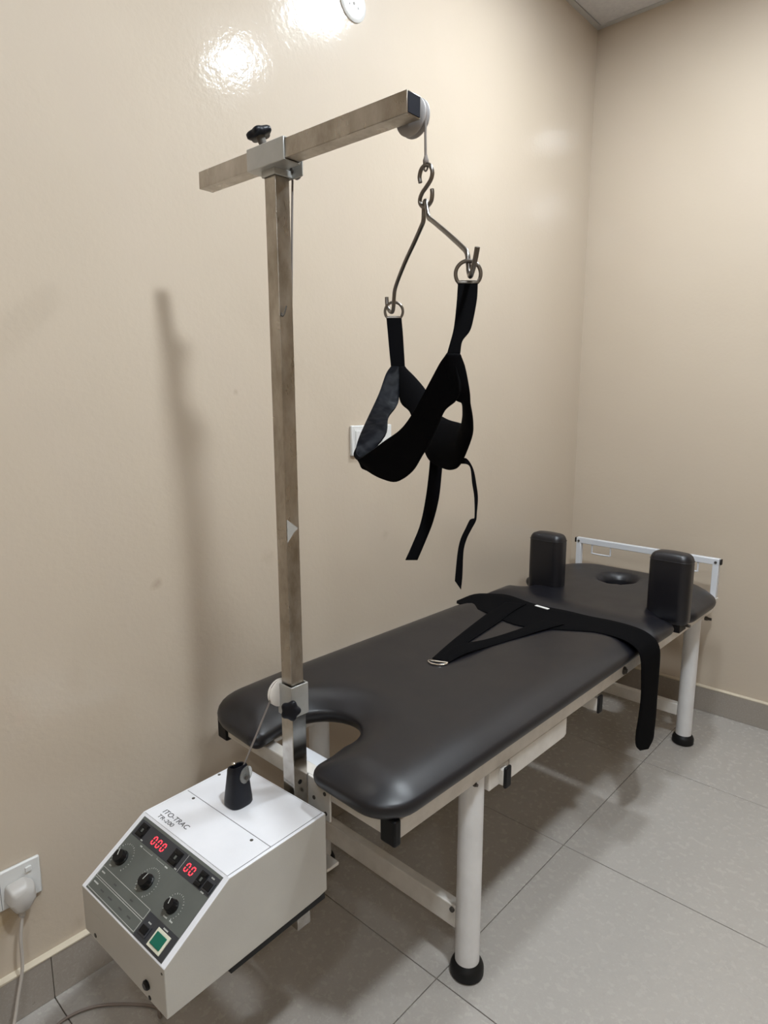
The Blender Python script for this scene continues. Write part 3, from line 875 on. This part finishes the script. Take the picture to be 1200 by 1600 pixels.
for o, flip in ((chin, 1), (occ, 0)):
    # the lined side is the inside of each sling
    o.modifiers['thickness'].material_offset = 1
    if flip:
        o.data.flip_normals()
sling('tie_strap', T1, .0022, 0)
sling('tie_strap', T2, .0018, 0)
sling('hanging_strap', ST1, .0026, 0)
sling('hanging_strap', ST2, .0026, 0)
def d_ring(c0, u_dir, r, wr, flat, fr, m='wire', name='d_ring'):
    """ring in the plane of u_dir and z with a flat bar at the bottom"""
    c0 = Vector(c0); u = Vector(u_dir).normalized(); pts = []
    for k in range(25):
        a = -PI * .22 + (PI * 1.44) * k / 24
        pts.append(c0 + u * r * math.cos(a) + Vector((0, 0, r * math.sin(a))))
    bm = bmesh.new(); n0 = len(pts); z = pts[0].z
    a, b = pts[0], pts[-1]
    for k in range(1, 6): pts.append(b.lerp(a, k / 6))
    tube(bm, pts, wr, 8, closed=True)
    return finish(bm, name, m, fr)
lu = Vector((.0194, .0184, 0)); ru = Vector((.0181, .0172, 0))
Lm = (Vector(ST1[0][0]) + Vector(ST1[0][1])) / 2; Rm_ = (Vector(ST2[0][0]) + Vector(ST2[0][1])) / 2
d_ring(Lm + Vector((0, 0, .0095)), lu, .0158, .0025, 0, HH)
d_ring(Rm_ + Vector((0, 0, .0095)), ru, .0158, .0025, 0, HH)

# ================================================================== pelvic belt on the couch
B = Frame('pelvic_belt', (-.10, .72, .6), label='black webbing pelvic belt lying across the cushions, one end hanging over the edge', cat='belt')
ZB = .6015
belt = [((-.572, .70, .588), (-.555, .676, .590)), ((-.548, .771, ZB), (-.399, .632, ZB)), ((-.500, .822, ZB), (-.338, .612, ZB)),
        ((-.448, .838, ZB + .002), (-.271, .600, ZB)), ((-.365, .822, ZB + .001), (-.215, .615, ZB)), ((-.300, .820, ZB), (-.175, .640, ZB)), ((-.224, .829, ZB), (-.120, .677, ZB)),
        ((-.145, .830, ZB), (-.074, .706, ZB)), ((-.085, .838, ZB), (-.022, .712, ZB)), ((-.030, .838, ZB), (.018, .706, ZB)), ((.020, .836, .597), (.050, .701, .594)), ((.058, .832, .584), (.070, .697, .580)),
        ((.078, .829, .560), (.079, .694, .555)), ((.083, .828, .52), (.083, .694, .515)), ((.083, .828, .43), (.084, .700, .444)), ((.084, .827, .344), (.084, .692, .387)),
        ((.083, .827, .302), (.082, .688, .341)), ((.082, .825, .268), (.081, .697, .300)), ((.082, .790, .250), (.081, .730, .270))]
bm = bmesh.new(); ribbon(bm, belt, 4, 7, 0.0)
o = finish(bm, 'belt_band', 'webbing', B, smooth=60); solid(o, .0032)
bm = bmesh.new(); ribbon(bm, [((-.247, .226, ZB + .003), (-.289, .217, ZB + .003)), ((-.285, .351, ZB + .001), (-.335, .375, ZB + .001)), ((-.321, .584, ZB + .002), (-.387, .608, ZB + .004)), ((-.340, .70, ZB + .0055), (-.398, .70, ZB + .0055)), ((-.348, .786, ZB + .0055), (-.407, .754, ZB + .0055))], 4, 5)
o = finish(bm, 'pull_strap', 'webbing', B, smooth=60); solid(o, .0030)
bm = bmesh.new(); ribbon(bm, [((-.243, .228, ZB + .001), (-.283, .240, ZB + .001)), ((-.240, .300, ZB + .006), (-.286, .325, ZB + .010)), ((-.226, .420, ZB), (-.262, .420, ZB + .005)), ((-.204, .523, ZB + .001), (-.248, .532, ZB + .001)), ((-.186, .600, ZB + .0035), (-.236, .600, ZB + .0035)), ((-.160, .695, ZB + .0055), (-.225, .689, ZB + .0055))], 4, 5)
o = finish(bm, 'pull_strap', 'webbing', B, smooth=60); solid(o, .0030)
# flat D-ring at the end of the pull straps
bm = bmesh.new(); cx, cy = -.268, .216; pts = []
ax_ = Vector((.9, .42, 0)).normalized(); ay_ = Vector((-.42, .9, 0)).normalized()
for k in range(21):
    a = PI + PI * k / 20
    pts.append(Vector((cx, cy, ZB + .001)) + ax_ * .026 * math.cos(a) + ay_ * .020 * math.sin(a))
for k in range(1, 5): pts.append(pts[20].lerp(pts[0], k / 5))
tube(bm, pts, .0022, 8, closed=True); finish(bm, 'd_ring', 'chrome', B)
bm = bmesh.new()
mt = Matrix.Translation((-.297, .801, ZB + .0025)) @ Matrix.Rotation(-.10, 4, 'Z'); box(bm, -.025, .025, -.0055, .0055, -.001, .001, mt)
finish(bm, 'care_label', 'tag_white', B, smooth=None)

# ================================================================== control unit
UW, UD, UB, UDF, UZ, UFH, UBZ = .2694, .2205, .3448, .1243, .0794, .0893, .1635
UF = Frame('traction_control_unit', (-.107, -.3215, .510), label='cream wedge-fronted traction control unit with red digits mounted at the couch foot', cat='control unit', rz=.0532)
UF.org = Vector((0, 0, 0))
prof = [(0, 0), (-UD, 0), (-UB, -UZ), (-UB, -UZ - UFH), (-.02, -.166), (0, -UBZ)]   # (y, z)
def side_shell(x0, x1, m, name, ins=0.0, mats=None):
    bm = bmesh.new(); pr = prof
    a = [bm.verts.new((x0, y, z)) for y, z in pr]; b = [bm.verts.new((x1, y, z)) for y, z in pr]
    bm.faces.new(a); bm.faces.new(b[::-1])
    for k in range(len(pr)): bm.faces.new((a[k], b[k], b[(k + 1) % len(pr)], a[(k + 1) % len(pr)]))
    return bm
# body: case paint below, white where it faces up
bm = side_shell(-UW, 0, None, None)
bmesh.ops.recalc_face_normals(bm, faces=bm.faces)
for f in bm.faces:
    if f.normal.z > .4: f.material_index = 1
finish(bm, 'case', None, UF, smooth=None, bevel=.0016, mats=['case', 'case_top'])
# slightly sunk centre panels on top, divided by seams
ZT = .0006
def top_plate(name, m, x0, x1, y0, y1, z1=.0010, bev=.0004):
    bm = bmesh.new(); box(bm, x0, x1, y0, y1, -.002, z1); return finish(bm, name, m, UF, smooth=None, bevel=bev)
top_plate('top_joint', 'seam', -UW + .0065, -.0062, -UD + .0004, -.0035, .0003, None)
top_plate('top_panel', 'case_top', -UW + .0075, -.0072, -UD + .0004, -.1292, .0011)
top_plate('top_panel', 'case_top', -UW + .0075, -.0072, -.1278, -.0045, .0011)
for x, y in ((-.2307, -.1333 - .003), (-.0457, -.1363 - .003), (-.2600, -.055)):
    bm = bmesh.new(); lathe(bm, [(.0032, .0009), (.0032, .0016), (.0022, .0020)], Matrix.Translation((x, y, 0)), 14); finish(bm, 'screw', 'bolt', UF)
# slope axes: x across, s down the slope, h out of it
sv = Vector((0, -UDF, -UZ)).normalized(); nv = Vector((0, -UZ, UDF)).normalized(); SL = math.hypot(UDF, UZ)
SM = Matrix(((1, 0, 0, 0), (0, -sv.y, nv.y, -UD), (0, -sv.z, nv.z, 0), (0, 0, 0, 1)))   # (x, -s, h) -> unit axes
def sbox(bm, x0, x1, s0, s1, h0, h1): return box(bm, x0, x1, -s1, -s0, h0, h1, SM)
def sl_part(name, m, x0, x1, s0, s1, h0=-.001, h1=.001, bev=.0003, parent=None):
    bm = bmesh.new(); sbox(bm, x0, x1, s0, s1, h0, h1); return finish(bm, name, m, UF, smooth=None, bevel=bev, parent=parent)
fa = sl_part('control_panel', 'fascia', -.2575, -.0112, .0045, .1445, h1=.0008)
band = sl_part('display_band', 'fascia_dark', -.2545, -.0125, .0095, .0400, h1=.0012)
sl_part('band_divider', 'print_white', -.1028, -.1022, .0097, .0398, .001, .0014, None)
dk = sl_part('switch_field', 'fascia_dark', -.0960, -.0120, .1055, .1440, h1=.0012)
# panel print
bm = bmesh.new()
for (x0, x1, s0, s1) in ((-.2560, -.0980, .1040, .1047), (-.0987, -.0980, .1047, .1205), (-.2560, -.0980, .1198, .1205), (-.2560, -.2553, .1047, .1205),
        (-.2560, -.0980, .1228, .1235), (-.0987, -.0980, .1235, .1415), (-.2560, -.0980, .1408, .1415), (-.2560, -.2553, .1235, .1415),
        (-.205, -.175, .0455, .0460), (-.1605, -.136, .0445, .0450), (-.1605, -.160, .0425, .0450), (-.175, -.1745, .0435, .0460)):
    sbox(bm, x0, x1, s0, s1, .0006, .0010)
# captions as short strokes, too small to read in the photograph
rnd = random.Random(5)
for (x, s, n) in ((-.250, .1105, 5), (-.250, .1285, 7), (-.214, .0440, 3), (-.133, .0440, 4), (-.084, .1165, 4), (-.050, .1085, 6), (-.224, .0365, 3), (-.112, .0372, 3), (-.031, .0135, 4), (-.033, .0385, 4), (-.067, .0965, 5), (-.050, .0960, 4), (-.158, .096, 3), (-.246, .096, 3)):
    for k in range(n):
        sbox(bm, x + k * .0021, x + k * .0021 + .0014, s, s + .0022, .0006, .0014)
for cx_, cs, r_, n, a0, a1 in ((-.232, .077, .024, 22, -40, 215), (-.143, .079, .023, 26, -60, 225), (-.062, .080, .0195, 20, -50, 215)):
    for k in range(n):
        a = math.radians(a0 + (a1 - a0) * k / (n - 1)); l = .0026 if k % 3 == 0 else .0014
        px_, ps_ = cx_ + r_ * math.cos(a), cs - r_ * math.sin(a)
        if ps_ > .1025: continue
        m4 = SM @ Matrix.Translation((px_, -ps_, 0)) @ Matrix.Rotation(a, 4, 'Z')
        box(bm, -l / 2, l / 2, -.0004, .0004, .0006, .0010, m4)
tag(finish(bm, 'panel_print', 'print_white', UF, smooth=None), kind='stuff')
bm = bmesh.new()
for (x, s, n) in ((-.222, .131, 5), (-.196, .131, 6), (-.160, .131, 5), (-.132, .131, 5), (-.205, .112, 4), (-.150, .112, 4)):
    for k in range(n): sbox(bm, x + k * .0021, x + k * .0021 + .0014, s, s + .0024, .0006, .0010)
tag(finish(bm, 'dark_print', 'print_dark', UF, smooth=None), kind='stuff')
# seven-segment digits
def digit(x, s, on, wd=.0074, hg=.0130):
    bm = bmesh.new(); t = .0017; k = .12
    segs = {'a': (0, 0, 1, 0), 'd': (0, 1, 1, 1), 'g': (0, .5, 1, .5), 'f': (0, 0, 0, .5), 'b': (1, 0, 1, .5), 'e': (0, .5, 0, 1), 'c': (1, .5, 1, 1)}
    for q in on:
        x0, s0, x1, s1 = segs[q]
        X0, S0, X1, S1_ = x + x0 * wd, s + s0 * hg, x + x1 * wd, s + s1 * hg
        if x0 == x1: sbox(bm, X0 - t / 2, X0 + t / 2, S0 + t * .7, S1_ - t * .7, .0010, .0016)
        else: sbox(bm, X0 + t * .6, X1 - t * .6, S0 - t / 2, S0 + t / 2, .0010, .0016)
    for v in bm.verts:
        q = SM.inverted() @ v.co; v.co = SM @ Vector((q.x + (q.y + s + hg / 2) * k, q.y, q.z))
    finish(bm, 'led_digit', 'led', UF, smooth=None, parent=None)
for x in (-.1975, -.1830, -.1685): digit(x, .0190, 'abcdef')
for x in (-.0925, -.0780): digit(x, .0190, 'abcdef')
# thumbwheel switches beside the digits, square keys
def thumb(x0, x1, s0, s1):
    o = sl_part('thumbwheel_switch', 'cap', x0, x1, s0, s1, .001, .0022, .0004)
    bm = bmesh.new()
    sbox(bm, x0 + .0025, x1 - .0025, s0 + .0015, s0 + .0065, .002, .0042); sbox(bm, x0 + .0025, x1 - .0025, s1 - .0065, s1 - .0015, .002, .0042)
    finish(bm, 'switch_key', 'knob', UF, smooth=None, bevel=.0005, parent=o)
    bm = bmesh.new(); cx_ = (x0 + x1) / 2; sbox(bm, cx_ - .0022, cx_ + .0022, (s0 + s1) / 2 - .003, (s0 + s1) / 2 + .003, .0022, .0026)
    sbox(bm, cx_ - .0010, cx_ + .0010, (s0 + s1) / 2 - .0018, (s0 + s1) / 2 + .0018, .0025, .0029)
    finish(bm, 'switch_number', 'fascia', UF, smooth=None, parent=o)
thumb(-.2470, -.2240, .0130, .0365); thumb(-.1375, -.1130, .0130, .0375); thumb(-.0570, -.0375, .0140, .0385)
def key(x0, x1, s0, s1, m, frame_m, name, hgt=.004):
    o = sl_part(name, frame_m, x0, x1, s0, s1, .001, .0032, .0006)
    w_ = (x1 - x0) * .13
    sl_part('button_face', m, x0 + w_, x1 - w_, s0 + w_, s1 - w_, .002, .0032 + hgt * .5, .0010, parent=o)
key(-.0355, -.0140, .0185, .0370, 'cap', 'fascia_dark', 'square_button')
key(-.0915, -.0690, .1205, .1375, 'cap', 'fascia_dark', 'square_button')
key(-.0585, -.0235, .1125, .1405, 'green', 'button_frame', 'power_switch')
# rotary knobs
def rotary(x, s, r, turn):
    bm = bmesh.new(); m4 = SM @ Matrix.Translation((x, -s, 0)) @ Matrix.Rotation(turn, 4, 'Z')
    n = 48; rings = []
    for z, k in ((.001, 1.12), (.003, 1.12), (.0045, 1.0), (.0125, .94), (.0140, .86)):
        rings.append([bm.verts.new(m4 @ Vector((r * k * (1 + (.035 * math.cos(12 * 2 * PI * j / n) if .9 < k < 1.05 else 0)) * math.cos(2 * PI * j / n), r * k * math.sin(2 * PI * j / n), z))) for j in range(n)])
    for a_, b_ in zip(rings, rings[1:]):
        for j in range(n): bm.faces.new((a_[j], a_[(j + 1) % n], b_[(j + 1) % n], b_[j]))
    bm.faces.new(rings[0][::-1]); bm.faces.new(rings[-1])
    o = finish(bm, 'dial_knob', 'knob', UF, smooth=35)
    bm = bmesh.new(); box(bm, -.0005, .0005, 0, r * .95, .0136, .0148, m4); finish(bm, 'pointer_line', 'print_white', UF, smooth=None, parent=o)
rotary(-.232, .078, .0118, .5); rotary(-.1435, .0795, .0118, -.2); rotary(-.0625, .0810, .0102, .3)
# name on the top panel
for s_t, size, x, y in (('ITO-TRAC', .0150, -.2395, -.1990), ('TR-200', .0118, -.2360, -.2125)):
    me = text_mesh(s_t, size)
    xs = [v.co.x for v in me.vertices]; wd = max(xs) - min(xs); want = .078 if s_t[0] == 'I' else .049
    for v in me.vertices: v.co = Vector((x + v.co.x * want / wd, y + v.co.y, v.co.z + .00125))
    me.materials.append(M['print_dark']); o = bpy.data.objects.new('model_lettering', me); C.objects.link(o); o.parent = UF.e
# front details: fuse, hole, screw, scratches; black sole strip
def front_disc(x, z, r, d, name, m):
    bm = bmesh.new(); lathe(bm, [(r, 0), (r, d * .6), (r * .7, d)], frame_to((x, -UB, z), (0, -1, 0)), 18); return finish(bm, name, m, UF)
front_disc(-.2301, -.1585, .0042, .0012, 'screw', 'bolt'); front_disc(-.0549, -.1411, .0080, .006, 'fuse_cap', 'knob'); front_disc(-.0498, -.1625, .0040, .0012, 'cable_hole', 'knob')
front_disc(-.0072, -.0905, .0022, .0010, 'screw', 'bolt')
bm = bmesh.new(); box(bm, -.2375, -.1955, -UB - .0006, -UB + .001, -.1145, -.1120); finish(bm, 'name_strip', 'case', UF, smooth=None)
bm = bmesh.new(); box(bm, -UW + .004, -.0015, -.225, -.004, -.1800, -.1650); finish(bm, 'rubber_sole', 'rubber', UF, smooth=None, bevel=.001)
# cord boot on the top
boot_c = Vector((-.1530, -.0865, .001))
bm = bmesh.new(); n = 36; rings = []
for z, a, b, ox in ((0, .0215, .0240, 0), (.003, .0230, .0255, 0), (.012, .0228, .0250, 0), (.035, .0210, .0220, .0005), (.066, .0190, .0180, .001), (.075, .0185, .0170, .001), (.079, .0170, .0150, .001), (.078, .0150, .0130, .001), (.060, .0140, .012, .001)):
    rg = []
    for j in range(n):
        t = 2 * PI * j / n; c_, s2 = math.cos(t), math.sin(t)
        sx = abs(c_) ** .7 * (1 if c_ > 0 else -1); sy = abs(s2) ** .7 * (1 if s2 > 0 else -1)
        zz = z + (.006 * c_ if z > .06 else 0)
        rg.append(bm.verts.new(boot_c + Vector((ox + a * sx, b * sy, zz))))
    rings.append(rg)
for a_, b_ in zip(rings, rings[1:]):
    for j in range(n): bm.faces.new((a_[j], a_[(j + 1) % n], b_[(j + 1) % n], b_[j]))
bm.faces.new(rings[0][::-1]); bm.faces.new(rings[-1])
bt = finish(bm, 'cord_boot', 'black_gloss', UF, smooth=50)
bm = bmesh.new(); lathe(bm, [(.012, -.0015), (.0165, -.001), (.0165, .001), (.012, .0015)], frame_to(boot_c + Vector((.0195, .006, .064)), (1, .2, 0)), 28)
finish(bm, 'guide_wheel', 'clear', UF, parent=bt)
bm = bmesh.new(); lathe(bm, [(.003, -.004), (.0045, -.0035), (.0045, .0035), (.003, .004)], frame_to(boot_c + Vector((.0215, .004, .060)), (1, .1, 0)), 16); finish(bm, 'wheel_screw', 'bolt', UF, parent=bt)
bm = bmesh.new(); bmesh.ops.create_uvsphere(bm, u_segments=16, v_segments=10, radius=.0045, matrix=Matrix.Translation(boot_c + Vector((-.008, -.001, .078))))
finish(bm, 'cord_bead', 'chrome', UF, parent=bt)

# ================================================================== things on the wall
def wall_plate(name, lab, cat, y0, y1, z0, z1, d=.009):
    fr = Frame(name, (0, (y0 + y1) / 2, (z0 + z1) / 2), couch=False, label=lab, cat=cat)
    bm = bmesh.new(); box(bm, .0004, d, y0, y1, z0, z1); o = finish(bm, 'face_plate', 'plate', fr, smooth=30, bevel=.0030)
    return fr
# double socket at the lower left edge of the view
sk = wall_plate('wall_socket', 'white double wall socket plate low on the left wall above the skirting', 'socket', -.650, -.4965, .262, .347, .0085)
for y in (-.5735,):
    bm = bmesh.new(); box(bm, .0082, .0092, y - .0004, y + .0004, .266, .343); finish(bm, 'plate_joint', 'seam', sk, smooth=None)
for y in (-.520, -.632):
    bm = bmesh.new(); box(bm, .0083, .0125, y - .006, y + .006, .324, .335); finish(bm, 'rocker_switch', 'plate', sk, smooth=None, bevel=.0012)
bm = bmesh.new(); box(bm, .0083, .0095, -.6405, -.5815, .268, .318); finish(bm, 'socket_face', 'plate', sk, smooth=None, bevel=.001)
for y, z, a, b in ((-.611, .306, .0025, .005), (-.622, .284, .0035, .0025), (-.600, .284, .0035, .0025)):
    bm = bmesh.new(); box(bm, .0090, .0098, y - a, y + a, z - b, z + b); finish(bm, 'pin_slot', 'knob', sk, smooth=None)
# plug pushed into it
pg = Frame('mains_plug', (.009, -.541, .285), couch=False, label='grey white mains plug with its flex pushed into the wall socket', cat='plug')
bm = bmesh.new(); rings = []
pl = [(-.024, .314), (.010, .318), (.026, .304), (.028, .280), (.012, .258), (-.004, .254), (-.018, .262), (-.028, .285)]
for x, k in ((.0096, 1.0), (.024, .98), (.034, .85), (.040, .62)):
    o_ = round_poly([(a * k, (b - .286) * k, .006) for a, b in pl], 4)
    rings.append([bm.verts.new((x, -.541 + p.x, .286 + p.y - (0.004 if k < .9 else 0))) for p in o_])
for a_, b_ in zip(rings, rings[1:]):
    L_ = min(len(a_), len(b_))
    for j in range(L_): bm.faces.new((a_[j], a_[(j + 1) % L_], b_[(j + 1) % L_], b_[j]))
bm.faces.new(rings[0][::-1]); bm.faces.new(rings[-1])
finish(bm, 'plug_body', 'plug', pg, smooth=50)
bm = bmesh.new(); lathe(bm, [(.0075, -.004), (.0075, .004), (.0062, .006), (.0072, .008), (.0058, .011), (.0066, .013), (.0045, .018)], frame_to((.022, -.543, .258), (.1, -.05, -1)), 16)
finish(bm, 'strain_relief', 'plug', pg)
bm = bmesh.new(); tube(bm, smooth_path([(.024, -.544, .242), (.027, -.552, .196), (.030, -.555, .136), (.036, -.570, .080), (.050, -.592, .022), (.060, -.625, .0042), (.075, -.72, .0042), (.16, -.82, .0042), (.36, -.80, .0042)], 8), .0034, 10)
fx = finish(bm, 'flex', 'flex', pg)
# flex of the control unit on the floor
FX = Frame('floor_cable', (.2, -.36, .003), couch=False, label='thin grey brown cable curving across the floor tiles under the control unit', cat='cable')
bm = bmesh.new(); tube(bm, smooth_path([(.44, -.415, .345), (.41, -.412, .27), (.34, -.408, .17), (.27, -.388, .07), (.232, -.368, .012), (.199, -.358, .0035), (.147, -.396, .0035), (.101, -.445, .0035), (.083, -.491, .0035), (.087, -.53, .0035), (.12, -.62, .0035), (.16, -.75, .0035)], 8), .0032, 8)
finish(bm, 'cable_sheath', 'flex_brown', FX)
# switch plate behind the halter
sw = wall_plate('light_switch', 'white switch plate on the wall behind the hanging head halter', 'switch', .426, .598, 1.119, 1.207, .010)
bm = bmesh.new(); box(bm, .0098, .0108, .436, .588, 1.129, 1.197); finish(bm, 'inner_frame', 'plate', sw, smooth=None, bevel=.0008)
for y0, y1 in ((.440, .470), (.473, .503), (.521, .551), (.554, .584)):
    bm = bmesh.new(); box(bm, .0105, .0135, y0, y1, 1.134, 1.192); finish(bm, 'rocker', 'plate', sw, smooth=None, bevel=.0012)
for z in (1.152, 1.172):
    bm = bmesh.new(); box(bm, .0104, .0120, .498, .5205, z - .003, z + .003); finish(bm, 'socket_slot', 'knob', sw, smooth=None)
# round cover plate near the top
rc = Frame('round_wall_cover', (0, .452, 2.312), couch=False, label='white round cover plate high on the left wall at the top of the view', cat='cover plate')
bm = bmesh.new(); lathe(bm, [(.047, .0004), (.047, .003), (.044, .0055), (.036, .0065), (.033, .0055), (.020, .0065), (.010, .0075), (.002, .0078)], frame_to((0, .452, 2.312), (1, 0, 0)), 48); finish(bm, 'cover', 'plate', rc, smooth=40)
for a, r in ((90, .004), (-35, .0025), (215, .0025)):
    y, z = .452 + .019 * math.cos(math.radians(a)), 2.312 + .019 * math.sin(math.radians(a))
    if a == 90: y, z = .450, 2.306
    bm = bmesh.new(); lathe(bm, [(r, .0064), (r, .0082)], frame_to((0, y, z), (1, 0, 0)), 12); finish(bm, 'screw', 'bolt' if a == 90 else 'pulley', rc)
